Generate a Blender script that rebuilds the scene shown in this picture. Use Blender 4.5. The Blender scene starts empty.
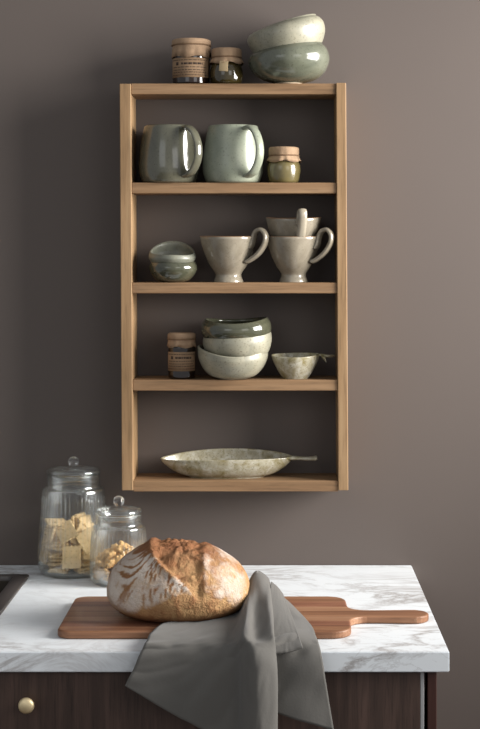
import bpy, bmesh, math, random
from mathutils import Vector, Matrix, noise
random.seed(4)
PI = math.pi
sc = bpy.context.scene
col = sc.collection

# ------------------------------------------------------------------ camera
F, CX, CY, CAMD, CAMH = 1588.0, 274.0, 251.0, 2.7, 1.434
cam = bpy.data.cameras.new('camera'); camo = bpy.data.objects.new('camera', cam); col.objects.link(camo)
camo.location = (0, -CAMD, CAMH); camo.rotation_euler = (PI/2, 0, 0)
cam.sensor_fit = 'HORIZONTAL'; cam.sensor_width = 36.0; cam.lens = F/480*36.0
cam.shift_x = (240-CX)/480; cam.shift_y = (CY-364.5)/480
sc.camera = camo
# ------------------------------------------------------------------ light
w = bpy.data.worlds.new('room_ambient'); sc.world = w; w.use_nodes = True
w.node_tree.nodes['Background'].inputs[0].default_value = (0.93, 0.96, 1.0, 1)
w.node_tree.nodes['Background'].inputs[1].default_value = 0.42
def area(name, loc, target, sx, sy, power, colr=(1,1,1), spread=180):
    l = bpy.data.lights.new(name, 'AREA'); l.shape = 'RECTANGLE'; l.size = sx; l.size_y = sy
    l.energy = power; l.color = colr; l.spread = math.radians(spread)
    o = bpy.data.objects.new(name, l); col.objects.link(o); o.location = loc
    o.rotation_euler = (Vector(target)-Vector(loc)).to_track_quat('-Z', 'Y').to_euler()
    return o
area('window_daylight', (1.62, -0.56, 1.80), (0.5, -0.30, 1.66), 1.05, 1.10, 36, (1.0, 0.975, 0.94), 84)
area('left_room_fill', (-1.2, -2.8, 2.2), (0.0, -0.3, 1.1), 1.2, 1.3, 2.2, (0.94, 0.97, 1.0), 120)  # added fill lamp at the left front, not a window
area('right_room_fill', (1.5, -3.1, 2.1), (0.0, -0.3, 1.1), 1.2, 1.3, 3.8, (1.0, 0.985, 0.965), 120)  # added fill lamp at the right front, lifts the front faces
sc.view_settings.view_transform = 'Standard'; sc.view_settings.look = 'None'
sc.view_settings.gamma = 1.0; sc.view_settings.exposure = 0.0
sc.view_settings.use_curve_mapping = False
sc.cycles.transparent_max_bounces = 48; sc.cycles.max_bounces = 24; sc.cycles.transmission_bounces = 24

# ------------------------------------------------------------------ placing helpers
def at(px, py, d): return Vector(((px-CX)*d/F, d-CAMD, CAMH-(py-CY)*d/F))
def onz(px, py, z): return at(px, py, (CAMH-z)*F/(py-CY))

# ------------------------------------------------------------------ materials
def srgb(r, g, b):
    f = lambda c: (c/255/12.92 if c/255 <= 0.04045 else ((c/255+0.055)/1.055)**2.4)
    return (f(r), f(g), f(b), 1)
class NM:
    def __init__(s, name):
        s.m = bpy.data.materials.new(name); s.m.use_nodes = True; s.t = s.m.node_tree; s.n = s.t.nodes
        s.b = s.n['Principled BSDF']; s.out = s.n['Material Output']
    def add(s, typ, **kw):
        n = s.n.new(typ)
        for k, v in kw.items():
            if k.startswith('_'): setattr(n, k[1:], v)
            else: n.inputs[k.replace('_', ' ')].default_value = v
        return n
    def link(s, a, b): s.t.links.new(a, b)
    def coord(s, scale=(1,1,1), rot=(0,0,0)):
        tc = s.n.new('ShaderNodeTexCoord'); mp = s.n.new('ShaderNodeMapping')
        mp.inputs['Scale'].default_value = scale; mp.inputs['Rotation'].default_value = rot
        s.link(tc.outputs['Object'], mp.inputs[0]); return mp.outputs[0]
    def noise(s, vec, scale, detail=4, rough=0.55, dist=0.0):
        n = s.add('ShaderNodeTexNoise', Scale=scale, Detail=detail, Roughness=rough, Distortion=dist)
        s.link(vec, n.inputs['Vector']); return n.outputs['Fac']
    def ramp(s, fac, stops, interp='LINEAR'):
        r = s.n.new('ShaderNodeValToRGB'); r.color_ramp.interpolation = interp
        e = r.color_ramp.elements
        while len(e) < len(stops): e.new(0.5)
        for k, (p, c) in enumerate(stops): e[k].position = p; e[k].color = c
        s.link(fac, r.inputs[0]); return r.outputs[0]
    def mix(s, fac, a, b, mode='MIX'):
        n = s.n.new('ShaderNodeMix'); n.data_type = 'RGBA'; n.blend_type = mode
        for v, i in ((fac, 0), (a, 6), (b, 7)):
            if hasattr(v, 'links'): s.link(v, n.inputs[i])
            else: n.inputs[i].default_value = v
        return n.outputs[2]
    def math(s, op, a, b=0.0):
        n = s.n.new('ShaderNodeMath'); n.operation = op
        for v, i in ((a, 0), (b, 1)):
            if hasattr(v, 'links'): s.link(v, n.inputs[i])
            else: n.inputs[i].default_value = v
        return n.outputs[0]
    def bump(s, fac, strength, dist=0.001):
        b = s.add('ShaderNodeBump', Strength=strength, Distance=dist)
        s.link(fac, b.inputs['Height']); s.link(b.outputs[0], s.b.inputs['Normal'])
    def base(s, c):
        if hasattr(c, 'links'): s.link(c, s.b.inputs['Base Color'])
        else: s.b.inputs['Base Color'].default_value = c
    def set(s, **kw):
        for k, v in kw.items(): s.b.inputs[k.replace('_', ' ')].default_value = v
        return s
G4 = lambda v: (v, v, v, 1)

def m_wall():
    m = NM('taupe_wall_paint'); v = m.coord()
    a = m.noise(v, 2.2, 3); c = m.mix(a, srgb(91,83,79), srgb(97,88,83)); m.base(c)
    m.bump(m.noise(v, 420, 3), 0.12, 0.0006); m.set(Roughness=0.75, Specular_IOR_Level=0.25); return m.m
def m_wood(name, c1, c2, c3, axis='x', scale=1.0, rough=0.55, streak=0.5):
    m = NM(name)
    sx = {'x': (1.2, 22, 22), 'z': (22, 22, 1.2), 'y': (22, 1.2, 22)}[axis]
    v = m.coord(tuple(k*scale for k in sx))
    a = m.noise(v, 2.4, 6, 0.6, 0.6); f = m.noise(m.coord(tuple(k*scale*4 for k in sx)), 3.0, 4, 0.6)
    c = m.ramp(a, [(0.3, c1), (0.5, c2), (0.72, c3)])
    pores = m.ramp(f, [(0.34, G4(0.5)), (0.5, G4(1))])
    c = m.mix(streak, c, pores, 'MULTIPLY'); m.base(c)
    m.bump(f, 0.15, 0.0005); m.set(Roughness=rough, Specular_IOR_Level=0.35); return m.m
def m_marble():
    m = NM('marble_laminate')
    v = m.coord((0.8, 1.4, 1.4), (0.3, 0.2, 0.45))
    n1 = m.noise(v, 7.5, 7, 0.62, 0.9); n2 = m.noise(v, 13, 6, 0.6, 0.9); n3 = m.noise(v, 3.0, 2)
    v1 = m.math('ABSOLUTE', m.math('SUBTRACT', n1, 0.5)); v2 = m.math('ABSOLUTE', m.math('SUBTRACT', n2, 0.5))
    s1 = m.ramp(v1, [(0.0, G4(0.85)), (0.016, G4(0.5)), (0.06, G4(0))])
    s2 = m.ramp(v2, [(0.0, G4(0.3)), (0.02, G4(0.0))])
    gate = m.ramp(n3, [(0.36, G4(0.12)), (0.6, G4(0.95))])
    s = m.math('MULTIPLY', m.math('MAXIMUM', s1, s2), gate)
    c = m.mix(s, srgb(224,228,231), srgb(140,132,128)); m.base(c)
    m.set(Roughness=0.42, Specular_IOR_Level=0.35); return m.m
def m_ceramic(name, c1, c2, speck, rough=0.22, scale=22, speckle=0.5, coat=0.5, band=False):
    m = NM(name); v = m.coord()
    a = m.noise(m.coord((1,1,2.5)) if band else v, scale, 5, 0.6, 0.7)
    c = m.mix(m.ramp(a, [(0.32, G4(0)), (0.68, G4(1))]), c1, c2)
    s = m.ramp(m.noise(v, 330, 2), [(0.58, G4(0)), (0.70, G4(speckle))])
    c = m.mix(s, c, speck); m.base(c)
    m.bump(m.noise(v, 60, 3), 0.12, 0.001)
    m.set(Roughness=rough, Specular_IOR_Level=0.5, Coat_Weight=coat, Coat_Roughness=0.08); return m.m
def m_plain(name, c, rough=0.5, metal=0.0, nscale=60, var=0.12, bump=0.0, bscale=200, spec=0.5):
    m = NM(name); v = m.coord(); a = m.noise(v, nscale, 4)
    lo = tuple(max(0, k*(1-var)) for k in c[:3])+(1,); hi = tuple(min(1, k*(1+var)) for k in c[:3])+(1,)
    m.base(m.mix(a, lo, hi))
    if bump: m.bump(m.noise(v, bscale, 4), bump, 0.001)
    m.set(Roughness=rough, Metallic=metal, Specular_IOR_Level=spec); return m.m
def m_glass(name, tint=(0.99, 0.995, 0.99, 1)):
    m = NM(name)
    lw = m.add('ShaderNodeLayerWeight', Blend=0.35); tr = m.n.new('ShaderNodeBsdfTransparent'); tr.inputs[0].default_value = tint
    gl = m.add('ShaderNodeBsdfGlossy', Roughness=0.14); gl.inputs[0].default_value = (0.9, 0.93, 0.93, 1)
    fac = m.ramp(lw.outputs['Facing'], [(0.0, G4(0.02)), (0.05, G4(0.05)), (0.14, G4(0.20)), (0.6, G4(0.26)), (1.0, G4(0.5))])
    rf = m.add('ShaderNodeBsdfRefraction', Roughness=0.0, IOR=1.16); rf.inputs[0].default_value = (0.97, 0.985, 0.98, 1)
    hz = m.n.new('ShaderNodeMixShader'); hz.inputs[0].default_value = 0.14; m.link(tr.outputs[0], hz.inputs[1]); m.link(rf.outputs[0], hz.inputs[2])
    df = m.n.new('ShaderNodeBsdfDiffuse'); df.inputs[0].default_value = (0.8, 0.82, 0.82, 1)
    h2 = m.n.new('ShaderNodeMixShader'); h2.inputs[0].default_value = 0.008; m.link(hz.outputs[0], h2.inputs[1]); m.link(df.outputs[0], h2.inputs[2])
    mx = m.n.new('ShaderNodeMixShader'); m.link(fac, mx.inputs[0]); m.link(h2.outputs[0], mx.inputs[1]); m.link(gl.outputs[0], mx.inputs[2])
    m.link(mx.outputs[0], m.out.inputs[0]); m.n.remove(m.b); return m.m
def m_solid_glass():
    m = NM('solid_clear_glass'); m.set(Roughness=0.02, IOR=1.45, Transmission_Weight=1.0); m.base((0.96, 0.98, 0.98, 1)); return m.m
def m_cloth():
    m = NM('grey_linen'); v = m.coord()
    a = m.noise(m.coord((1, 1, 1)), 300, 3); b = m.noise(v, 9, 3)
    c = m.mix(b, srgb(92,90,86), srgb(101,98,94)); m.base(c)
    m.bump(a, 0.35, 0.0006); m.set(Roughness=0.9, Specular_IOR_Level=0.15, Sheen_Weight=0.15); return m.m
def m_bread():
    m = NM('crust'); v = m.coord()
    at_ = m.add('ShaderNodeVertexColor', _layer_name='flour')
    sep = m.n.new('ShaderNodeSeparateColor'); m.link(at_.outputs[0], sep.inputs[0])
    n1 = m.noise(v, 55, 6, 0.65, 0.4); n2 = m.noise(v, 220, 4, 0.6)
    brown = m.mix(sep.outputs[1], srgb(178,141,98), srgb(118,78,53))
    brown = m.mix(m.ramp(n1, [(0.40, G4(0)), (0.62, G4(0.75))]), brown, srgb(132,86,54))
    fl = m.math('ADD', sep.outputs[0], m.math('MULTIPLY', m.math('SUBTRACT', n1, 0.5), 0.9))
    fl = m.math('ADD', fl, m.math('MULTIPLY', m.math('SUBTRACT', n2, 0.5), 0.5))
    fl = m.ramp(fl, [(0.25, G4(0)), (0.95, G4(0.9))])
    m.base(m.mix(fl, brown, srgb(204,193,182)))
    m.bump(m.math('ADD', n1, m.math('MULTIPLY', n2, 0.5)), 1.0, 0.005); m.set(Roughness=0.8, Specular_IOR_Level=0.25); return m.m
M = dict(
 wall=m_wall(), floor=m_wood('floorboards', srgb(90,72,58), srgb(110,88,70), srgb(125,100,80), 'x', 0.3),
 oak_z=m_wood('oak_upright', srgb(122,96,66), srgb(143,114,82), srgb(156,129,96), 'z'),
 oak_x=m_wood('oak_board', srgb(114,87,61), srgb(133,104,75), srgb(146,117,87), 'x'),
 marble=m_marble(),
 dark=m_wood('dark_oak', srgb(54,41,36), srgb(70,54,47), srgb(88,68,60), 'z', 1.2, 0.5, 0.6),
 red=m_wood('reddish_wood', srgb(52,29,24), srgb(62,36,30), srgb(68,40,33), 'z', 1.0, 0.45, 0.3),
 acacia=m_wood('acacia', srgb(108,70,50), srgb(134,94,68), srgb(154,113,86), 'x', 0.9, 0.5, 0.35),
 acacia2=m_wood('acacia_light', srgb(126,88,64), srgb(150,110,83), srgb(165,126,98), 'x', 0.9, 0.5, 0.35),
 acacia3=m_wood('acacia_dark', srgb(94,58,43), srgb(122,80,60), srgb(146,101,78), 'x', 0.9, 0.5, 0.35),
 green=m_ceramic('pale_green_glaze', srgb(120,126,111), srgb(138,142,125), srgb(85,82,68), 0.33, 20, 0.5, 0.2),
 sage=m_ceramic('speckled_sage_glaze', srgb(124,122,107), srgb(144,140,122), srgb(90,80,60), 0.4, 40, 0.7, 0.15),
 olive=m_ceramic('grey_green_glaze', srgb(74,77,65), srgb(98,100,86), srgb(56,56,45), 0.16, 16),
 moss=m_ceramic('dark_green_glaze', srgb(54,56,44), srgb(82,81,65), srgb(34,34,27), 0.14, 16, 0.4, 0.6, True),
 sage2=m_ceramic('matt_grey_glaze', srgb(96,98,88), srgb(114,114,100), srgb(80,72,54), 0.45, 40, 0.6, 0.1),
 mugd=m_ceramic('dark_olive_glaze', srgb(76,76,64), srgb(94,92,78), srgb(48,46,36), 0.14, 16, 0.4, 0.6),
 cup=m_ceramic('warm_grey_glaze', srgb(118,109,94), srgb(150,142,126), srgb(85,74,58), 0.25, 18, 0.3, 0.4),
 mottle=m_ceramic('mottled_cream_glaze', srgb(126,115,76), srgb(182,178,163), srgb(92,80,50), 0.3, 62, 0.6, 0.3),
 rimbrown=m_plain('bare_clay', srgb(122,96,72), 0.6),
 clay=m_plain('unglazed_foot', srgb(190,170,145), 0.7),
 paper=m_plain('kraft_paper', srgb(152,126,101), 0.8, 0, 90, 0.25, 0.9, 110, 0.2),
 label=m_plain('kraft_label', srgb(140,114,88), 0.7, 0, 70, 0.12, 0, 200, 0.3),
 ink=m_plain('ink', srgb(58,42,32), 0.8),
 string=m_plain('twine', srgb(112,86,62), 0.9),
 jam=m_plain('dark_jam_in_glass', srgb(30,18,12), 0.06, 0, 60, 0.3, 0, 200, 0.8),
 pickle=m_plain('olive_preserve_in_glass', srgb(52,44,22), 0.08, 0, 90, 0.5, 0, 200, 0.8),
 honey=m_plain('green_preserve_in_glass', srgb(98,88,56), 0.2, 0, 120, 0.3, 0, 200, 0.8),
 tag=m_plain('paper_tag', srgb(176,154,118), 0.8),
 glass=m_glass('clear_ribbed_glass'),
 solid_glass=m_solid_glass(),
 cracker=m_plain('cracker', srgb(222,192,144), 0.8, 0, 120, 0.22, 0.5, 260, 0.2),
 biscuit=m_plain('biscuit', srgb(210,170,116), 0.8, 0, 150, 0.3, 0.5, 260, 0.2),
 sink=m_plain('dark_composite', srgb(62,57,55), 0.4, 0, 300, 0.15),
 basin=m_plain('dark_basin', srgb(58,52,44), 0.3, 0, 300, 0.15),
 brass=m_plain('pale_brass', srgb(232,212,170), 0.5, 0.75, 90, 0.12, 0.15, 120),
 edge=m_plain('lit_edge_grey', srgb(150,150,150), 0.35, 0.0, 50, 0.05),  # pale grey holds the window light on the drawer edge
 cloth=m_cloth(), bread=m_bread())

# ------------------------------------------------------------------ mesh helpers
def obj(name, bm, mat, parent=None, smooth=True, loc=None):
    me = bpy.data.meshes.new(name); bmesh.ops.recalc_face_normals(bm, faces=bm.faces)
    bm.to_mesh(me); bm.free()
    for p in me.polygons: p.use_smooth = smooth
    o = bpy.data.objects.new(name, me); col.objects.link(o)
    for k in (mat if isinstance(mat, (list, tuple)) else [mat]): me.materials.append(k)
    if parent: o.parent = parent
    if loc is not None: o.location = loc
    return o
def empty(name, loc, rz=0.0):
    o = bpy.data.objects.new(name, None); o.empty_display_size = 0.02; col.objects.link(o)
    o.location = loc; o.rotation_euler = (0, 0, rz); return o
def tag(o, label, cat, group=None, kind=None):
    o['label'] = label; o['category'] = cat
    if group: o['group'] = group
    if kind: o['kind'] = kind
    return o
def structure(o, label, cat): return tag(o, label, cat, None, 'structure')
def box(bm, x0, x1, y0, y1, z0, z1, bev=0.0, seg=2):
    t = bmesh.new(); bmesh.ops.create_cube(t, size=1)
    for v in t.verts: v.co = Vector(((x0+x1)/2+v.co.x*(x1-x0), (y0+y1)/2+v.co.y*(y1-y0), (z0+z1)/2+v.co.z*(z1-z0)))
    if bev: bmesh.ops.bevel(t, geom=list(t.edges), offset=bev, segments=seg, affect='EDGES', profile=0.5)
    merge(bm, t); return bm
def merge(bm, t, mat=0):
    me = bpy.data.meshes.new('tmp'); t.to_mesh(me); t.free(); n = len(bm.faces); bm.from_mesh(me); bpy.data.meshes.remove(me)
    if mat:
        bm.faces.ensure_lookup_table()
        for f in bm.faces[n:]: f.material_index = mat
def catmull(pts, n):
    P = [Vector(p) for p in pts]; out = []
    P = [2*P[0]-P[1]] + P + [2*P[-1]-P[-2]]
    k = len(pts)-1
    for i in range(n+1):
        t = i/n*k; j = min(int(t), k-1); u = t-j
        a, b, c, d = P[j:j+4]
        out.append(0.5*((2*b)+(c-a)*u+(2*a-5*b+4*c-d)*u*u+(3*b-a-3*c+d)*u*u*u))
    return out
def lathe(profile, seg=64, fn=None, close=False, bm=None):
    """profile of (r,z); r==0 ends become poles; fn(th,r,z)->(x,y,z)"""
    bm = bm or bmesh.new(); fn = fn or (lambda th, r, z: (r*math.cos(th), r*math.sin(th), z))
    rings = []
    for (r, z) in profile:
        if r < 1e-7: rings.append([bm.verts.new(fn(0, 0, z))])
        else: rings.append([bm.verts.new(fn(2*PI*k/seg, r, z)) for k in range(seg)])
    prs = list(zip(rings, rings[1:])) + ([(rings[-1], rings[0])] if close else [])
    for a, b in prs:
        for k in range(seg):
            q = (k+1) % seg
            if len(a) == 1 and len(b) == 1: continue
            if len(a) == 1: bm.faces.new((a[0], b[q], b[k]))
            elif len(b) == 1: bm.faces.new((a[k], a[q], b[0]))
            else: bm.faces.new((a[k], a[q], b[q], b[k]))
    return bm
def vessel_profile(outer, t, n=26, floor=None):
    o = catmull([(r, z, 0) for r, z in outer], n); o = [(p.x, p.y) for p in o]
    floor = floor if floor is not None else o[0][1]+t*1.6
    inner = []
    for i in range(len(o)-1, -1, -1):
        a, b = o[max(0, i-1)], o[min(len(o)-1, i+1)]
        dx, dz = b[0]-a[0], b[1]-a[1]; L = math.hypot(dx, dz) or 1
        r, z = o[i][0]-dz/L*t, o[i][1]+dx/L*t
        if z < floor or r < t: break
        inner.append((r, min(z, o[-1][1])))
    top_o, top_i = o[-1], inner[0]
    rim = [((top_o[0]*0.7+top_i[0]*0.3), top_o[1]+t*0.35), ((top_o[0]*0.3+top_i[0]*0.7), top_o[1]+t*0.35)]
    lr = inner[-1][0]
    return [(0, o[0][1]+t*0.4), (o[0][0]*0.8, o[0][1]+t*0.4), (o[0][0]*0.85, o[0][1])] + o + rim + inner + [(lr*0.85, floor), (lr*0.5, floor), (0, floor)]
def rim_fn(H, f, wob=0.0, seed=0.0, ell=(1, 1)):
    def fn(th, r, z):
        k = max(0.0, z/H); c, s = math.cos(th), math.sin(th)
        rr = r*(1+wob*noise.noise(Vector((c*1.1+seed, s*1.1, z*18))))
        return (rr*c*ell[0], rr*s*ell[1], z + k*k*f(th))
    return fn
def strap(path, w, t, n=36, az=0.0, m=10, taper=None):
    """handle: path of (r,h) swept in the vertical plane at azimuth az; w across, t thick"""
    pts = catmull([(a, b, 0) for a, b in path], n); bm = bmesh.new(); rings = []
    ca, sa = math.cos(az), math.sin(az); R = Vector((ca, sa, 0)); T = Vector((-sa, ca, 0)); Z = Vector((0, 0, 1))
    for i, p in enumerate(pts):
        a, b = pts[max(0, i-1)], pts[min(n, i+1)]
        d = (b-a).normalized(); N = R*(-d.y)+Z*d.x; C = R*p.x+Z*p.y
        k = taper(i/n) if taper else 1.0
        rings.append([bm.verts.new(C+T*(math.cos(q)*w/2*k)+N*(math.copysign(abs(math.sin(q))**0.8, math.sin(q))*t/2)) for q in [2*PI*j/m for j in range(m)]])
    for a, b in zip(rings, rings[1:]):
        for j in range(m): bm.faces.new((a[j], a[(j+1) % m], b[(j+1) % m], b[j]))
    bm.faces.new(rings[0]); bm.faces.new(rings[-1]); return bm

# ------------------------------------------------------------------ the setting
b = bmesh.new(); box(b, -2.2, 2.4, 0.0, 0.12, 0.0, 2.7)
structure(obj('wall_back', b, M['wall'], smooth=False), 'taupe brown painted wall behind the shelf and counter', 'wall')
b = bmesh.new(); box(b, -2.2, 2.4, -3.6, 0.0, -0.05, 0.0)
structure(obj('floor', b, M['floor'], smooth=False), 'wooden floor below the kitchen counter', 'floor')

# ------------------------------------------------------------------ kitchen counter
WX, WY, WT, WTH = 0.2338, -0.585, 0.9, 0.0270
SK = (-0.86, -0.401, -0.515, -0.095)       # sink outer x0,x1,y0,y1
root = tag(empty('base_cabinet', (-0.5, -0.29, 0)), 'dark-stained wooden base cabinet with a drawer under the marble worktop', 'cabinet')
def cab(name, bm, mat, parent=root, smooth=False):
    o = obj(name, bm, mat, parent, smooth); return o
def shift(bm, v): bmesh.ops.translate(bm, verts=bm.verts, vec=-Vector(v)); return bm
RV = root.location
DX1 = 0.2005
b = bmesh.new()
box(b, -1.15, DX1+0.003, -0.018, -0.002, 0.1, WT-WTH); box(b, -1.15, -1.13, -0.565, -0.018, 0.1, WT-WTH)
box(b, -1.13, DX1+0.003, -0.565, -0.018, 0.1, 0.118); box(b, -1.13, DX1+0.003, -0.565, -0.545, WT-WTH-0.03, WT-WTH); box(b, -1.1, 0.2, -0.50, -0.04, 0.0, 0.1)
cab('body', shift(b, RV), M['dark'])
b = bmesh.new(); box(b, 0.2060, 0.2180, -0.572, -0.002, 0.0, WT-WTH, 0.001); cab('side_panel', shift(b, RV), M['red'])['label'] = 'reddish brown end panel'
b = bmesh.new(); box(b, -0.3745, DX1-0.0045, -0.574, -0.5655, 0.60, WT-WTH-0.003, 0.001)
dr = cab('drawer_front', shift(b, RV), M['dark'])
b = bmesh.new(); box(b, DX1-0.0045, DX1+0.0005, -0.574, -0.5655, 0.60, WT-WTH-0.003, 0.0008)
e = obj('painted_lit_edge', shift(b, RV), M['edge'], dr, False); e['label'] = 'pale grey strip painted as the window-lit right edge of the drawer'  # light catching the drawer edge, painted as a grey strip
b = bmesh.new(); box(b, -1.149, -0.3775, -0.574, -0.5655, 0.104, WT-WTH-0.003, 0.001); cab('door', shift(b, RV), M['dark'])
b = bmesh.new(); box(b, -0.3745, DX1, -0.574, -0.5655, 0.104, 0.597, 0.001); cab('drawer_front', shift(b, RV), M['dark'])
kp = at(26.3, 705.5, 2.112)
prof = [(0, 0), (0.0045, 0), (0.0042, 0.006), (0.0052, 0.009), (0.0095, 0.0115), (0.0108, 0.0148), (0.0102, 0.0180), (0.007, 0.0202), (0, 0.0208)]
b = lathe(prof, 32, lambda th, r, z: (kp.x+r*math.cos(th)-RV.x, -0.5735-z-RV.y, kp.z+r*math.sin(th)-RV.z))
k = obj('knob', b, M['brass'], dr); k['label'] = 'round pale brass knob'
# worktop with the sink opening
b = bmesh.new(); xs = [-1.16, SK[0]+0.008, SK[1]-0.008, WX]; ys = [WY, SK[2]+0.008, SK[3]-0.008, -0.0005]
V = [[b.verts.new((x, y, WT)) for x in xs] for y in ys]
fs = [b.faces.new((V[j][i], V[j][i+1], V[j+1][i+1], V[j+1][i])) for j in range(3) for i in range(3) if (i, j) != (1, 1)]
r = bmesh.ops.extrude_face_region(b, geom=fs); bmesh.ops.translate(b, verts=[v for v in r['geom'] if isinstance(v, bmesh.types.BMVert)], vec=(0, 0, -WTH))
bmesh.ops.recalc_face_normals(b, faces=b.faces)
ed = [e for e in b.edges if len(e.link_faces) == 2 and e.calc_face_angle(0) > 1]
bmesh.ops.bevel(b, geom=ed, offset=0.0012, segments=2, affect='EDGES')
tag(obj('worktop', b, M['marble'], smooth=False), 'white marble-look worktop with grey veins, set along the taupe wall', 'worktop')
# sink
sk = tag(empty('kitchen_sink', ((SK[0]+SK[1])/2, (SK[2]+SK[3])/2, WT)), 'dark rectangular inset sink at the left end of the worktop', 'sink')
def rrect(x0, x1, y0, y1, r, n=8):
    out = []
    for (cx, cy, a0) in ((x1-r, y1-r, 0), (x0+r, y1-r, PI/2), (x0+r, y0+r, PI), (x1-r, y0+r, 1.5*PI)):
        for k in range(n+1): a = a0+PI/2*k/n; out.append((cx+r*math.cos(a), cy+r*math.sin(a)))
    return out
def loft(rings, cap=False, bm=None):
    bm = bm or bmesh.new(); L = [[bm.verts.new(p) for p in r] for r in rings]
    for a, c in zip(L, L[1:]):
        for k in range(len(a)): q = (k+1) % len(a); bm.faces.new((a[k], a[q], c[q], c[k]))
    if cap: bm.faces.new(L[-1])
    return bm
w2, h2 = (SK[1]-SK[0])/2, (SK[3]-SK[2])/2
rr = lambda ins, z, r: [(x, y, z) for x, y in rrect(-w2+ins, w2-ins, -h2+ins*0.6, h2-ins*0.6, r)]
obj('rim', loft([rr(0, 0.0, 0.006), rr(0, 0.003, 0.006), rr(0.0015, 0.0042, 0.006), rr(0.022, 0.0042, 0.01), rr(0.024, 0.003, 0.01), rr(0.025, -0.004, 0.01)]), M['sink'], sk)
obj('basin', loft([rr(0.025, -0.004, 0.01), rr(0.03, -0.14, 0.012), rr(0.045, -0.165, 0.02), rr(0.16, -0.17, 0.02)], True), M['basin'], sk)

# ------------------------------------------------------------------ wall shelf
SD = 0.095; DF = CAMD-SD; SF = DF/F
lean = lambda z: -0.0055*(z-1.375)
zb = [CAMH-(y-CY)*SF for y in (83.2, 182.5, 282.6, 380.0, 481.0)]
bt = 0.0178
x_l0, x_l1, x_r0, x_r1 = [(px-CX)*SF for px in (120.6, 132.0, 337.2, 347.2)]
root = tag(empty('wall_shelf', ((x_l0+x_r1)/2, 0, 1.0412)), 'oak wall shelf with four open compartments hanging on the taupe wall', 'shelf'); RV = root.location
def skew(bm):
    for v in bm.verts: v.co.x += lean(v.co.z)
    return bm
for (a, c, zt) in ((x_l0, x_l1, 1.7085), (x_r0, x_r1, 1.7100)):
    b = bmesh.new(); box(b, a, c, -SD, -0.0005, 1.0412, zt, 0.0012); obj('side_panel', shift(skew(b), RV), M['oak_z'], root, False)
for i, z in enumerate(zb):
    b = bmesh.new(); box(b, x_l1, x_r0, -SD+0.003, -0.0005, z-bt, z, 0.0012); obj('shelf_board', shift(skew(b), RV), M['oak_x'], root, False)

# ------------------------------------------------------------------ crockery
def PXM(d): return d/F
def vessel(px, d, zbase, name, outer, mat, label, cat, f=None, t=2.6, wob=0.02, seed=0.0, group=None, tilt=0.0, rz=0.0, ell=(1, 1), seg=72, handle=None, foot=None, floor=None, rimmat=None, sc_=1.0):
    s = PXM(d); loc = Vector(((px-CX)*s, d-CAMD, zbase)); s *= sc_
    prof = [(r*s, z*s) for r, z in vessel_profile(outer, t, floor=floor)]
    H = max(z for r, z in outer)*s
    fn = rim_fn(H, (lambda th: f(th)*s) if f else (lambda th: 0), wob, seed, ell)
    bm = lathe(prof, seg, fn)
    if handle or foot:
        o = empty(name, loc, rz); body = obj('body', bm, mat, o)
        if handle:
            path, hw, ht, az = handle
            obj('handle', strap([(a*s, c*s) for a, c in path], hw*s, ht*s, az=az, taper=lambda u: 1.15-0.3*math.sin(PI*u)), mat, o)
        if foot:
            fr = foot*s
            q = obj('foot_ring', lathe([(0, 0), (fr, 0), (fr*1.08, 0.0012), (fr*1.08, 0.005), (fr*0.8, 0.005), (0, 0.005)], 40), M['clay'], o); q['label'] = 'pale unglazed foot'
    else:
        o = obj(name, bm, mat, None, True, loc); o.rotation_euler = (0, tilt, rz)
        body = o
    if rimmat:
        body.data.materials.append(rimmat)
        for p in body.data.polygons:
            if p.index//seg in (29, 30, 31): p.material_index = 1
    return tag(o, label, cat, group)
def fz(p, q, r_, s_):       # rim height offsets: right, left, back, front
    a1 = (p-q)/2; b1 = (r_-s_)/2; a0 = (p+q+r_+s_)/4; c2 = (p+q-r_-s_)/4
    return lambda th: a0+a1*math.cos(th)+b1*math.sin(th)+c2*math.cos(2*th)
dB = 2.632; sB = PXM(dB)
# top of the shelf: two stacked bowls
vessel(288.5, dB, zb[0], 'bowl', [(13,0),(15,1.5),(27,5),(36,12),(40.6,22),(39.8,29),(37.5,33),(34.5,35.5)], M['olive'], 'glossy grey-green bowl on top of the shelf, under a paler tilted bowl', 'bowl', fz(5,-4,0,0), 2.6, 0.02, 1.0, foot=13)
vessel(286.0, dB, zb[0]+11*sB, 'bowl', [(11,0),(19,4),(26,12),(31.5,21),(36.8,30),(39,38),(37.6,44),(34,47.5),(30,49)], M['sage'], 'pale speckled sage bowl with a slanted rim, topmost on the shelf', 'bowl', fz(9,-8.5,0,0), 2.6, 0.02, 3.0)
# mugs
mug = [(23,0),(26.5,2),(29.2,10),(29.7,17),(28.8,30),(26.8,43),(24.3,55.5)]
mh = [(23.2,52),(31,53.5),(41,47),(47.5,34),(46,21),(37,10),(26.5,6)]
dM = 2.644; zM = zb[1]
vessel(169, dM, zM, 'mug', mug, M['mugd'], 'dark olive-green glazed mug on the second shelf beside the left upright', 'mug', None, 2.4, 0.012, 5, 'mugs on the shelf', sc_=1.02, handle=(mh, 11, 4, math.radians(-50)))
vessel(233, dM, zM, 'mug', mug, M['green'], 'pale grey-green glazed mug between the dark mug and a small paper-topped jar', 'mug', None, 2.4, 0.012, 7, 'mugs on the shelf', sc_=1.02, handle=(mh, 11, 4, math.radians(-56)))
# small bowls
zC = zb[2]
vessel(173, dB, zC, 'small_bowl', [(10,0),(17,2.5),(22.5,9),(24.2,15),(22.6,20)], M['moss'], 'small glossy grey-green bowl under another small bowl, left of the cups', 'bowl', fz(0,0,0,-1), 2.2, 0.02, 9)
vessel(172.3, dB, zC+11*sB, 'small_bowl', [(9,0),(16,3),(21,9),(23.4,14),(22.6,19)], M['sage2'], 'small pale bowl with a high back rim, upper one of two left of the cups', 'bowl', fz(-0.5,0.5,10,-3), 2.2, 0.015, 11)
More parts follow.
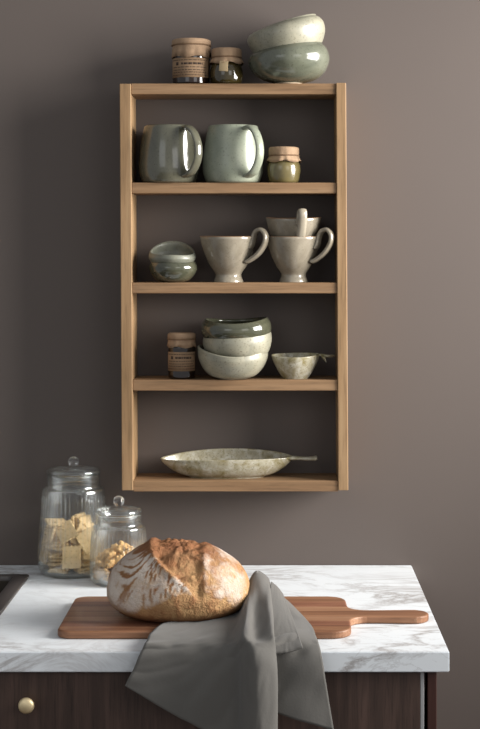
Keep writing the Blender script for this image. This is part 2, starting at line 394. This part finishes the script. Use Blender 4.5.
# cups
cup = [(14.6,0),(14.2,2),(12.6,6),(13.2,9),(18,16),(22.4,25),(26,35),(28.2,44)]
ch = [(24.0,33),(26.4,37),(27.6,43),(31,49.5),(37,50.5),(41.2,45),(40,37),(33.5,28),(25,22),(20.5,20)]
ch2 = [(26.4,37.5),(29,42),(29.5,48),(32,51),(34,47),(32,37),(27.5,28),(22,22),(20,20)]
cupg = 'footed cups on the shelf'
vessel(228.5, dM, zC, 'footed_cup', cup, M['cup'], 'warm grey footed cup standing alone between small bowls and stacked cups', 'cup', fz(0,0,0.5,-0.5), 2.0, 0.03, 13, cupg, rimmat=M['rimbrown'], sc_=1.03, handle=(ch, 10.5, 4.5, math.radians(-28)))
vessel(293.5, dM, zC, 'footed_cup', [(r*0.97, z) for r, z in cup], M['cup'], 'warm grey footed cup carrying another cup, beside the right upright', 'cup', fz(0,0,0.5,-0.5), 2.0, 0.03, 15, cupg, rimmat=M['rimbrown'], sc_=1.03, handle=(ch, 10.5, 4.5, math.radians(-28)))
vessel(293.5, dM, zC+20*PXM(dM), 'footed_cup', cup, M['cup'], 'warm grey cup set inside another cup, handle facing forward', 'cup', fz(0.5,0,0.5,-1.5), 2.0, 0.035, 17, cupg, rimmat=M['rimbrown'], handle=(ch2, 10.5, 4.5, math.radians(-75)))
# three stacked bowls
zD = zb[3]; g = 'bowls stacked on the third shelf'
vessel(232.6, dB, zD, 'bowl', [(14,0),(23,3.5),(30.5,11),(34.8,20),(35.2,28)], M['sage'], 'pale green-grey bowl at the bottom of the three-bowl stack', 'bowl', fz(1.5,4,0,-4.5), 2.6, 0.03, 19)
vessel(237.3, dB, zD+10*sB, 'bowl', [(12,0),(21,4),(28,11.5),(32.8,19),(34.6,27),(33.8,33)], M['sage'], 'pale speckled bowl in the middle of the three-bowl stack', 'bowl', fz(3.5,-1,0,-1.5), 2.6, 0.03, 21)
vessel(236, dB, zD+27*sB, 'bowl', [(12,0),(21,4),(28,9.5),(33.6,16),(35.4,22),(34.6,27),(32,30.5)], M['moss'], 'dark olive-green glossy bowl with a wavy rim, topmost of three', 'bowl', fz(3.0,1.5,0,-2), 2.6, 0.02, 23)

# leaf-shaped dishes
def leaf_dish(px, d, zbase, name, a, bdepth, prof, f, tail, label, cat):
    s = PXM(d); loc = Vector(((px-CX)*s, d-CAMD, zbase)); H = max(z for r, z in prof)*s
    P = [(r, z*s) for r, z in prof_ves(prof)]
    def fn(th, r, z):
        c, si = math.cos(th), math.sin(th); k = max(0, z/H)
        e = 0.45*min(1, k*1.2)
        return (a*s*r*c*(1+0.012*noise.noise(Vector((c*3, si*3, 1)))), bdepth*r*si*abs(si)**e, z+k*k*f(th)*s)
    o = empty(name, loc); obj('body', lathe(P, 96, fn), M['mottle'], o)
    obj('tail', tail(s), M['mottle'], o)
    return tag(o, label, cat)
def prof_ves(prof):
    o = catmull([(r, z, 0) for r, z in prof], 22); o = [(p.x, p.y) for p in o]; H = o[-1][1]
    inn = [(r-0.035, max(z, 2.0)) for r, z in reversed(o) if z > 2.2]
    return [(0, 1), (o[0][0]*0.85, 1), (o[0][0]*0.9, 0)]+o+[(o[-1][0]-0.012, H+0.7)]+inn+[(inn[-1][0]*0.6, 2.2), (0, 2.2)]
def fan(sections):     # loft of quads: each section is four-cornered ring of points
    bm = bmesh.new(); L = [[bm.verts.new(p) for p in r] for r in sections]; n = len(L[0])
    for A, B in zip(L, L[1:]):
        for k in range(n): bm.faces.new((A[k], A[(k+1) % n], B[(k+1) % n], B[k]))
    bm.faces.new(L[0]); bm.faces.new(L[-1]); return bm
def ov(x, y, z, wy, wz, n=10): return [(x, y+wy*math.cos(2*PI*k/n), z+wz*math.sin(2*PI*k/n)) for k in range(n)]
def tail_big(s):
    return fan([ov(x*s, y, z*s, wy, wz*s) for x, y, z, wy, wz in ((58,0,18.5,0.010,2.2),(66,0,19,0.0075,2.2),(74,0,18.8,0.006,2),(82,0,18.4,0.007,2),(87,0,18.6,0.010,2.4),(90,0,19,0.013,2.6),(90.6,0,19,0.0125,1.6))])
leaf_dish(226.5, 2.651, zb[4], 'leaf_shaped_dish', 66, 0.0405, [(0.56,0),(0.58,1),(0.73,4.2),(0.87,10),(0.965,16.5),(1.0,22)], fz(-1.5,-3.5,3,-2.5), tail_big, 'long mottled cream leaf-shaped dish with a tail on the bottom shelf', 'dish')
def tail_small(s):
    a = fan([ov(x*s, y, z*s, wy, wz*s) for x, y, z, wy, wz in ((20,0,22.5,0.008,1.6),(25,0,23.6,0.004,1.5),(29,-0.002,22.6,0.007,1.9),(34,0,22.2,0.007,1.6),(39.5,0.004,22.6,0.003,1.2))])
    c = fan([ov(x*s, y, z*s, wy, wz*s) for x, y, z, wy, wz in ((25,0,23.2,0.004,1.4),(28,-0.007,21,0.007,2.4),(30,-0.012,18.6,0.005,2.0),(30.5,-0.015,16.6,0.0015,0.9))])
    merge(a, c); return a
leaf_dish(295.5, 2.638, zb[3], 'leaf_shaped_bowl', 24, 0.030, [(0.52,0),(0.55,1.2),(0.72,7),(0.88,14),(0.97,19),(1.0,22.5)], fz(1.5,0.5,1.5,-1), tail_small, 'small mottled cream bowl with a forked tail, right of the bowl stack', 'bowl')

# ------------------------------------------------------------------ jars of preserves
def paper_lid(s, r, z0, z1, zs, flare, seed):
    H = z1-z0
    def fn(th, rr, z):
        k = max(0.0, (z1-z)/H); a = 1+0.035*k*k*(math.sin(11*th+seed)+0.6*math.sin(17*th+2*seed))+0.012*noise.noise(Vector((math.cos(th)*4, math.sin(th)*4, z*200+seed)))
        dz = 0.8*s*k*k*math.sin(5*th+seed) if k > 0.7 else 0
        return (rr*a*math.cos(th), rr*a*math.sin(th), z+dz)
    p = [(r+flare-0.4, z0+0.3), (r+flare, z0), (r+flare*0.6, z0+(zs-z0)*0.5), (r-0.2, zs), (r+0.6, zs+1.5), (r+0.5, z1-2.5), (r+0.2, z1-0.8), (r-1.2, z1), (r*0.5, z1+0.2), (0, z1+0.2)]
    return lathe([(a*s, z*s) for a, z in p], 72, lambda th, rr, z: fn(th, rr, z)) if False else lathe([(a*s, z*s) for a, z in p], 72, lambda th, rr, z: fnS(th, rr, z, s, z0, z1, seed))
def fnS(th, rr, z, s, z0, z1, seed):
    k = max(0.0, (z1-z/s)/(z1-z0)); a = 1+0.03*k*k*(math.sin(11*th+seed)+0.6*math.sin(17*th+2*seed))+0.015*noise.noise(Vector((math.cos(th)*4, math.sin(th)*4, z*200+seed)))
    dz = 0.9*s*math.sin(5*th+seed) if k > 0.85 else 0
    return (rr*a*math.cos(th), rr*a*math.sin(th), z+dz)
def ring(s, r, z, t):
    return lathe([((r+t*math.cos(q))*s, (z+t*math.sin(q))*s) for q in [2*PI*k/8 for k in range(8)]], 60, None, True)
def curved_patch(s, r, z0, z1, a0, a1, t=0.35, n=28, bm=None):
    bm = bm or bmesh.new(); pr = [(r, z0), (r, z1), (r+t, z1), (r+t, z0)]; L = []
    for k in range(n+1):
        th = math.radians(a0+(a1-a0)*k/n); L.append([bm.verts.new((a*s*math.cos(th), a*s*math.sin(th), z*s)) for a, z in pr])
    for A, B in zip(L, L[1:]):
        for j in range(4): bm.faces.new((A[j], A[(j+1) % 4], B[(j+1) % 4], B[j]))
    bm.faces.new(L[0]); bm.faces.new(L[-1]); return bm
def preserve_jar(px, d, zbase, body, mat, lid, label_txt, seed, lab=None, tagged=False):
    s = PXM(d); o = empty('preserve_jar', ((px-CX)*s, d-CAMD, zbase))
    bp = [(p.x, p.y) for p in catmull([(r, z, 0) for r, z in body], 24)]
    obj('jar_body', lathe([(0, 0.6*s), (bp[0][0]*0.8*s, 0.6*s)]+[(r*s, z*s) for r, z in bp]+[(bp[-1][0]*0.9*s, bp[-1][1]*s), (0, bp[-1][1]*s)], 64), mat, o)
    r, z0, z1, zs, fl = lid
    pl = obj('paper_lid', paper_lid(s, r, z0, z1, zs, fl, seed), M['paper'], o)
    obj('string', ring(s, r+0.5, zs, 0.7), M['string'], pl)
    if lab:
        lr, l0, l1, a0, a1 = lab
        lo = obj('paper_label', curved_patch(s, lr, l0, l1, a0, a1), M['label'], o)
        b = bmesh.new(); h = l1-l0; rows = [(0.88, 0.03, 0.05, 0.95), (0.70, 0.10, 0.34, 0.8), (0.52, 0.035, 0.1, 0.9), (0.38, 0.035, 0.1, 0.86), (0.26, 0.035, 0.1, 0.9), (0.12, 0.03, 0.05, 0.95)]
        for (fz_, hh, u0, u1) in rows:
            u = u0
            while u < u1:
                du = min(random.uniform(0.03, 0.09), u1-u)
                curved_patch(s, lr+0.36, l0+h*(fz_-hh/2), l0+h*(fz_+hh/2), a0+(a1-a0)*u, a0+(a1-a0)*(u+du), 0.12, 3, b); u += du+0.015
        curved_patch(s, lr+0.36, l0+h*0.62, l0+h*0.78, a0+(a1-a0)*0.2, a0+(a1-a0)*0.27, 0.12, 3, b)
        obj('printed_text', b, M['ink'], lo)
    if tagged:
        b = bmesh.new(); box(b, -4.4*s, 4.4*s, -(tagged+1.0)*s, -tagged*s, 12*s, 22*s, 0.0003)
        q = obj('paper_tag', b, M['tag'], o); q.rotation_euler = (0, 0.08, -0.22)
    return tag(o, label_txt, 'jar')
tall = lambda r, h: [(r-2.5, 0), (r-0.5, 1.2), (r, 4), (r, h-6), (r-0.5, h-3), (r-2.5, h)]
preserve_jar(191.3, 2.642, zb[0], tall(18.6, 33), M['jam'], (19.0, 27.0, 45.5, 39.5, 0.6), 'tall dark jam jar with kraft label and paper lid on top of the shelf', 1.0, (18.7, 6.5, 26.0, 192, 338))
preserve_jar(226.5, 2.632, zb[0], [(12,0),(15,2),(16.4,8),(16.2,14),(14.5,20),(13,24)], M['pickle'], (14.6, 20.5, 36, 27, 2.6), 'squat round dark jar with paper lid and small tag on top of the shelf', 2.2, None, 16.2)
preserve_jar(283.8, 2.635, zb[1], [(13,0),(15,2.5),(16.6,11),(16.4,17),(14.6,22),(13.5,25)], M['honey'], (14.8, 21, 36, 27.5, 2.6), 'squat jar of olive-yellow preserve with tied paper lid, right of the mugs', 3.1)
preserve_jar(181.8, 2.640, zb[3], tall(13.6, 35), M['jam'], (13.6, 31.5, 45.5, 39.5, 0.8), 'slim dark jam jar with printed kraft label, left of the three-bowl stack', 4.4, (13.7, 8.0, 27, 195, 345))

# ------------------------------------------------------------------ glass storage jars
def glass_jar(c, R0, R1, Rn, hb, hs, hn, Rl, ribs, label):
    """c base centre; R0 low radius, R1 shoulder radius, Rn neck radius; hb..hn heights"""
    o = tag(empty('glass_storage_jar', c), label, 'jar')
    out = [(R0*0.80, 0), (R0*0.90, 0.003), (R0*0.975, 0.012), (R0, 0.026), (R0*0.985, hs*0.35), (R1*1.03, hs*0.75), (R1*1.005, hs*0.92), (R1*0.995, hs*0.97), (R1*0.96, hs*0.992), (Rn+0.0015, hs+0.001), (Rn, hs+0.004), (Rn, hn-0.003), (Rn+0.001, hn)]
    P = catmull([(a, b_, 0) for a, b_ in out], 88); P = [(p.x, p.y) for p in P]
    t = 0.0022; inner = [(r-t, max(z, 0.005)) for r, z in reversed(P)]; inset = set(inner)
    def fn(th, r, z):
        k = (0 if (r, z) in inset else 1)*min(1, max(0, (z-0.02)/0.02))*min(1, max(0, (hs*0.955-z)/0.01))
        a = r+0.0013*k*(abs(math.sin(ribs*th/2))-0.5); return (a*math.cos(th), a*math.sin(th), z)
    prof = [(0, 0.0)]+P+inner+[(0, 0.005)]
    obj('jar_body', lathe(prof, ribs*8, fn), M['glass'], o)
    z0 = hn; L = [(0, z0-0.010), (Rn*0.80, z0-0.010), (Rn*0.86, z0-0.006), (Rn*0.88, z0+0.001), (Rl*0.98, z0+0.001), (Rl, z0+0.003), (Rl*0.985, z0+0.0058), (Rl*0.9, z0+0.0078), (Rl*0.5, z0+0.0096), (0.007, z0+0.0105), (0.0045, z0+0.0125), (0, z0+0.0125)]
    ld = obj('lid', lathe(L, 72), M['glass'], o)
    kr = 0.0088; kz = z0+0.0125+kr*0.8
    obj('knob', lathe([(0, kz-kr*1.0), (0.0045, kz-kr*0.9)]+[(kr*math.sin(a), kz-kr*math.cos(a)) for a in [0.55+k*(PI-0.55)/16 for k in range(16)]]+[(0, kz+kr)], 40), M['solid_glass'], ld)
    return o
d1 = 2.633; c1 = Vector(((73.5-CX)*d1/F, d1-CAMD, WT))
glass_jar(c1, 0.0590, 0.0515, 0.0440, 0.026, 0.1425, 0.1655, 0.0447, 44, 'large ribbed glass jar of square crackers against the wall')
d2 = 2.556; c2 = Vector(((118.8-CX)*d2/F, d2-CAMD, WT))
glass_jar(c2, 0.0468, 0.0430, 0.0365, 0.022, 0.093, 0.112, 0.0372, 40, 'small ribbed glass jar of little biscuits between the large jar and the bread')

def cracker_mesh(w=0.031, h=0.037, t=0.0042):
    bm = bmesh.new(); n = 40; pts = []
    for k in range(4*n//4*1):
        u = k/n*4; sd = int(u); v = u-sd; wv = 0.0007*math.cos(v*2*PI*5)
        x, y = [(-w/2+v*w, -h/2+wv), (w/2-wv, -h/2+v*h), (w/2-v*w, h/2-wv), (-w/2+wv, h/2-v*h)][sd]
        pts.append((x, y))
    rings = [[(x*0.94, y*0.94, -t/2) for x, y in pts], [(x, y, -t/4) for x, y in pts], [(x, y, t/4) for x, y in pts], [(x*0.94, y*0.94, t/2) for x, y in pts]]
    L = [[bm.verts.new(p) for p in r] for r in rings]
    for A, B in zip(L, L[1:]):
        for k in range(n): bm.faces.new((A[k], A[(k+1) % n], B[(k+1) % n], B[k]))
    for ringv, z in ((L[0], -t/2), (L[-1], t/2)):
        inn = [bm.verts.new((v.co.x*0.5, v.co.y*0.5, z*1.1)) for v in ringv]
        for k in range(n): bm.faces.new((ringv[k], ringv[(k+1) % n], inn[(k+1) % n], inn[k]))
        bm.faces.new(inn)
    # docking holes
    for i in range(3):
        for j in range(3):
            t_ = bmesh.new(); bmesh.ops.create_cone(t_, cap_ends=True, segments=8, radius1=0.0011, radius2=0.0006, depth=0.0012)
            bmesh.ops.translate(t_, verts=t_.verts, vec=((i-1)*w*0.27, (j-1)*h*0.27, t/2)); merge(bm, t_, 1)
    return bm
hole = m_plain('docking_hole', srgb(168,124,74), 0.9)
cr0 = obj('cracker', cracker_mesh(), [M['cracker'], hole], None, False)
crl = [  # centre px, py, depth, rotation x, y, z (degrees)
 (71.5, 557.3, 2.588, 84, 0, 3), (82, 537.5, 2.610, 64, 38, 20), (55, 538.5, 2.606, 72, 8, -30), (89.5, 549, 2.606, 78, 15, 55),
 (56, 522.5, 2.622, 7, 4, 20), (60, 526.3, 2.622, 5, -5, 65), (54, 530.0, 2.632, 4, -9, 5),
 (70, 527.5, 2.640, 22, 30, 30), (76, 526, 2.648, 86, 0, 78), (81, 524.5, 2.650, 84, 0, 70), (86, 527, 2.645, 80, 0, 62), (91, 534, 2.64, 74, 8, 70),
 (49.5, 533, 2.612, 60, -20, -50), (66, 532, 2.60, 40, -28, 12), (88, 541, 2.60, 66, -25, 35), (45, 551, 2.622, 76, 5, -65), (62, 546.5, 2.618, 48, 0, -18), (70, 540, 2.63, 50, 0, 10), (90, 562, 2.61, 70, 0, 40)]
first = True; lab_c = {0: 'square cracker standing upright at the front of the large jar', 1: 'cracker tilted on its corner above the upright one', 4: 'topmost flat cracker at the left of the large jar'}
def put_cracker(loc, rot, lab):
    global first
    o = cr0 if first else cr0.copy()
    if not first: col.objects.link(o)
    first = False
    o.location = loc; o.rotation_euler = rot
    tag(o, lab, 'cracker', 'square crackers in the large glass jar')
gl = 'square golden cracker heaped among others inside the large ribbed glass jar'
for i, (px, py, d, rx, ry, rz) in enumerate(crl):
    put_cracker(at(px, py, d), tuple(math.radians(q) for q in (rx, ry, rz)), lab_c.get(i, gl))
for i in range(9):      # flat stack at the left
    put_cracker((c1.x-0.024+random.uniform(-.003, .003), c1.y-0.022+random.uniform(-.003, .003), WT+0.0085+i*0.0062), (random.uniform(-.11, .11), random.uniform(-.11, .11), random.uniform(-.5, .5)), gl)
for i in range(9):      # flat stack at the back right
    put_cracker((c1.x+0.020+random.uniform(-.003, .003), c1.y+0.018+random.uniform(-.003, .003), WT+0.0085+i*0.006), (random.uniform(-.06, .06), random.uniform(-.06, .06), random.uniform(-.6, .6)), gl)
for i in range(8):
    put_cracker((c1.x-0.020+random.uniform(-.003, .003), c1.y+0.022+random.uniform(-.003, .003), WT+0.0085+i*0.0072), (random.uniform(-.08, .08), random.uniform(-.08, .08), random.uniform(-.6, .6)), gl)
for i in range(3):
    put_cracker((c1.x+0.022, c1.y-0.022, WT+0.0085+i*0.006), (random.uniform(-.05, .05), random.uniform(-.05, .05), 0.5+random.uniform(-.3, .3)), gl)

def biscuit_mesh():
    def fn(th, r, z):
        k = 1+0.13*math.cos(7*th)*min(1, r/0.006); return (r*k*math.cos(th), r*k*math.sin(th), z)
    return lathe([(0, -0.003), (0.006, -0.0034), (0.0085, -0.0012), (0.0085, 0.0014), (0.0062, 0.0036), (0.0035, 0.0026), (0.0015, 0.0012), (0, 0.001)], 42, fn)
bi0 = obj('small_biscuit', biscuit_mesh(), M['biscuit']); placed = []; tries = 0
while len(placed) < 110 and tries < 60000:
    tries += 1
    a, r = random.uniform(0, 2*PI), math.sqrt(random.random())*0.0345
    ht = 0.058*(1-0.35*(r/0.035)**2) + 0.004*math.cos(a)
    z = 0.0135+random.random()*(ht-0.0135)
    p = Vector((r*math.cos(a), r*math.sin(a), z))
    if all((p-q).length > 0.0108 for q in placed): placed.append(p)
for i, p in enumerate(placed):
    o = bi0 if i == 0 else bi0.copy()
    if i: col.objects.link(o)
    o.location = c2+p; o.rotation_euler = (random.uniform(-1.3, 1.3), random.uniform(-1.3, 1.3), random.uniform(0, 6))
    tag(o, 'little golden biscuit heaped with others inside the small ribbed glass jar', 'biscuit', 'little biscuits in the small glass jar')

# ------------------------------------------------------------------ cutting board
BT = 0.911
o2 = []
def arc(cx, cy, r, a0, a1, n=8): return [(cx+r*math.cos(math.radians(a0+(a1-a0)*k/n)), cy+r*math.sin(math.radians(a0+(a1-a0)*k/n))) for k in range(n+1)]
bx0, bx1, by0, by1, hy = -0.300, 0.1075, -0.517, -0.293, -0.406
outl = arc(bx0+0.02, by0+0.02, 0.02, 180, 270) + arc(bx1-0.028, by0+0.028, 0.028, 270, 360)
outl += [(bx1+0.0005, hy-0.052)] + arc(bx1+0.028, hy-0.0475, 0.027, 180, 95, 6)
outl += [(0.150, hy-0.0205), (0.188, hy-0.0225)] + arc(0.2, hy, 0.0235, -80, 80, 10)
outl += [(0.188, hy+0.0225), (0.150, hy+0.0205)] + arc(bx1+0.028, hy+0.0475, 0.027, 265, 180, 6) + [(bx1+0.0005, hy+0.052)]
outl += arc(bx1-0.028, by1-0.028, 0.028, 0, 90) + arc(bx0+0.02, by1-0.02, 0.02, 90, 180)
b = bmesh.new(); f = b.faces.new([b.verts.new((x, y, BT-0.011+0.0003)) for x, y in outl])
r = bmesh.ops.extrude_face_region(b, geom=[f]); top = [v for v in r['geom'] if isinstance(v, bmesh.types.BMVert)]
bmesh.ops.translate(b, verts=top, vec=(0, 0, 0.0107)); bmesh.ops.recalc_face_normals(b, faces=b.faces)
ed = [e for e in b.edges if len(e.link_faces) == 2 and abs(e.verts[0].co.z-e.verts[1].co.z) < 1e-6]
bmesh.ops.bevel(b, geom=ed, offset=0.0035, segments=4, affect='EDGES', profile=0.6)
# glued staves: slice lengthwise, one of three tones each
cuts = [by0+0.030, by0+0.062, by0+0.088, by0+0.125, by0+0.152, by0+0.186]
for y in cuts: bmesh.ops.bisect_plane(b, geom=list(b.verts)+list(b.edges)+list(b.faces), plane_co=(0, y, 0), plane_no=(0, 1, 0))
tones = [0, 2, 1, 0, 1, 2, 0]
for fc in b.faces: fc.material_index = tones[sum(fc.calc_center_median().y > y for y in cuts)]
tag(obj('cutting_board', b, [M['acacia'], M['acacia2'], M['acacia3']], None, False), 'striped reddish acacia cutting board with a handle, lying under the bread', 'cutting board')

# ------------------------------------------------------------------ bread
BX, BY = (178.5-CX)*2.285/F, 2.285-CAMD
RX, RY, RH = 0.1033, 0.088, 0.1085
pr = [(0.0,0.0),(0.30,0.0),(0.62,0.004),(0.80,0.05),(0.93,0.14),(0.99,0.25),(1.0,0.36),(0.965,0.50),(0.88,0.64),(0.75,0.76),(0.57,0.875),(0.38,0.95),(0.18,0.99),(0.0,1.0)]
pp = [(max(0, p.x), max(0, p.y)) for p in catmull([(a, c, 0) for a, c in pr], 110)]; pp[0] = (0, 0); pp[-1] = (0, 1)
def sst(a, b_, x): t = max(0, min(1, (x-a)/(b_-a))); return t*t*(3-2*t)
def cleft(u, wz):       # split in the crust: 1 inside, 0 outside
    uc = 0.32-0.30*sst(0.35, 0.95, wz); wd = 0.05+0.33*sst(0.35, 0.95, wz)
    return 1-sst(wd*0.75, wd*1.15, abs(u-uc)), uc, wd
def bread_fn(th, r, z):
    c, s_ = math.cos(th), math.sin(th); u = r*c; wz = z
    n1 = noise.fractal(Vector((c*r*2.2, s_*r*2.2, z*2.2+3)), 0.9, 2.0, 4)
    R = 1+0.028*n1*min(1, z*5)
    x, y, zz = RX*r*c*R, RY*r*s_*R, RH*z
    g_, uc, wd = cleft(u, wz); g_ *= sst(0.3, 0.5, wz)
    n2 = noise.fractal(Vector((x*55, y*55, z*5)), 0.8, 2.0, 4)
    lift = -0.004*g_ + 0.0045*g_*n2
    edge = math.exp(-((u-(uc-wd))/0.06)**2)*sst(0.4, 0.7, wz)
    edge2 = math.exp(-((u-(uc+wd*0.9))/0.06)**2)*sst(0.5, 0.8, wz)
    lift += 0.0045*edge + 0.004*edge2
    nrm = Vector((c*r*0.8, s_*r*0.8, 0.25+wz*0.9)).normalized()
    p = Vector((x, y, zz))+nrm*lift*min(1, z*4)
    p.z += 0.002*c*sst(0.3, 0.9, z)*-1
    return (p.x, p.y, max(p.z, 0))
b = lathe(pp, 200, bread_fn)
lay = b.verts.layers.float_color.new('flour')
for v in b.verts:
    u, wz = v.co.x/RX, v.co.z/RH; q = v.co
    bnd = 0.10+0.30*sst(-0.75, 0.15, u)-0.24*sst(0.45, 0.8, u)
    bnd += 0.06*noise.noise(Vector((u*4, q.y*20, 7)))
    fl = sst(bnd-0.06, bnd+0.12, wz)
    g_, uc, wd = cleft(u+0.03*noise.noise(q*40), wz); fl *= 1-g_*0.95
    fl *= 1-0.85*sst(0.80, 0.97, wz)
    qx, qz = u+0.12, wz-1.0; ang = math.atan2(qz, qx)+0.35*q.y/RY; rad = math.hypot(qx, qz)
    ang += 0.22*noise.noise(q*22+Vector((3, 0, 0)))
    st = noise.noise(Vector((ang*19, rad*1.6, 2.0)))+0.7*noise.noise(Vector((ang*41, rad*1.8, 9.0)))+0.35*noise.noise(q*80)+0.5*noise.noise(q*24)
    sk_ = 0.0
    if u < uc: sk_ = sst(0.05, 0.42, st)*sst(0.10, 0.30, wz)*(0.5+0.5*sst(0.2, 0.6, wz)); fl *= 1-0.85*sk_
    else: fl *= (0.35+0.4*sst(-0.4, 0.5, noise.noise(q*30)+0.6*noise.noise(q*110)))*(1-0.5*sst(0.8, 1.0, u))
    fl *= 0.82+0.35*noise.noise(q*28)
    v[lay] = (fl, max(sst(0.55, 0.95, wz)*0.9, 1-sst(0.02, 0.16, wz), sk_*0.7)+0.25*noise.noise(q*60), 0, 1)
tag(obj('bread_loaf', b, M['bread'], None, True, (BX, BY, BT+0.0006)), 'round crusty loaf of bread dusted with flour on the cutting board', 'bread')

# ------------------------------------------------------------------ tea towel
def patch(rows, nu, nv, amp=0.0012, seed=0, thick=0.0016, bm=None, lift=0.0):
    g1 = [catmull(r, nu) for r in rows]; cols = [catmull([g1[j][i] for j in range(len(rows))], nv) for i in range(nu+1)]
    bm = bm or bmesh.new(); V = []
    for i in range(nu+1):
        L = []
        for j in range(nv+1):
            p = cols[i][j]; n = noise.fractal(Vector((i/nu*4.5+seed+j/nv*1.5, j/nv*2.2, 0)), 0.9, 2.0, 3)
            L.append(bm.verts.new(p+Vector((0, -abs(amp*n)*1.5-lift, abs(amp*n)+lift))))
        V.append(L)
    fs = [bm.faces.new((V[i][j], V[i+1][j], V[i+1][j+1], V[i][j+1])) for i in range(nu) for j in range(nv)]
    bmesh.ops.recalc_face_normals(bm, faces=fs)
    return bm
z0 = BT+0.0035
R0 = [onz(163,623.5,z0), onz(188,621.5,z0), onz(214,617,z0+.001), onz(239,606,z0+.003), at(247,586,2.315), at(256,571.5,2.33), at(267,577,2.325), at(271,586,2.325), at(279,594,2.315), onz(287,601,z0)]
R1 = [onz(151,634,z0), onz(187,634,z0), onz(213,632,z0+.001), onz(235,627,z0+.003), onz(247,611,z0+.024), onz(258,616,z0+.018), onz(271,611,z0+.026), onz(275,617,z0+.006), onz(289,618,z0+.003), onz(309,623,z0)]
R1b = [at(146,643,2.115), at(185,643,2.115), at(212,642,2.114), at(234,641,2.112), at(245,634,2.082), at(258,638,2.092), at(273,634,2.086), at(273,640,2.116), at(292,635,2.126), at(316,637,2.134)]
R2 = [at(142,650,2.103), at(184,652,2.101), at(211,652,2.099), at(234,652,2.094), at(244,650,2.070), at(257,649,2.058), at(275,650,2.075), at(270,652,2.097), at(295,651,2.103), at(320,649,2.105)]
R3 = [at(134,668,2.094), at(178,675,2.092), at(209,679,2.09), at(234,680,2.088), at(244,680,2.064), at(258,682,2.050), at(277,680,2.066), at(269,680,2.09), at(298,678,2.091), at(325,677,2.093)]
R4 = [at(125,686,2.090), at(161,708,2.087), at(197,727,2.086), at(233,745,2.084), at(245,748,2.062), at(260,750,2.050), at(277,742,2.066), at(268,713,2.085), at(301,722,2.085), at(334,731,2.088)]
b = patch([R0, R1, R1b, R2, R3, R4], 120, 84, 0.0035)
F0 = [at(271,584,2.312), at(277,589,2.303), at(282.5,596,2.296)]
F1 = [at(268,618,2.19), at(282,620,2.185), at(293,622,2.186)]
F2 = [at(266,657,2.088), at(286,655,2.086), at(303,650,2.088)]
patch([F0, F1, F2], 30, 40, 0.0006, 5, bm=b, lift=0.004)
tw = tag(obj('tea_towel', b, M['cloth']), 'grey linen tea towel draped beside the bread and over the worktop edge', 'towel')
so = tw.modifiers.new('thickness', 'SOLIDIFY'); so.thickness = 0.0016; so.offset = 0
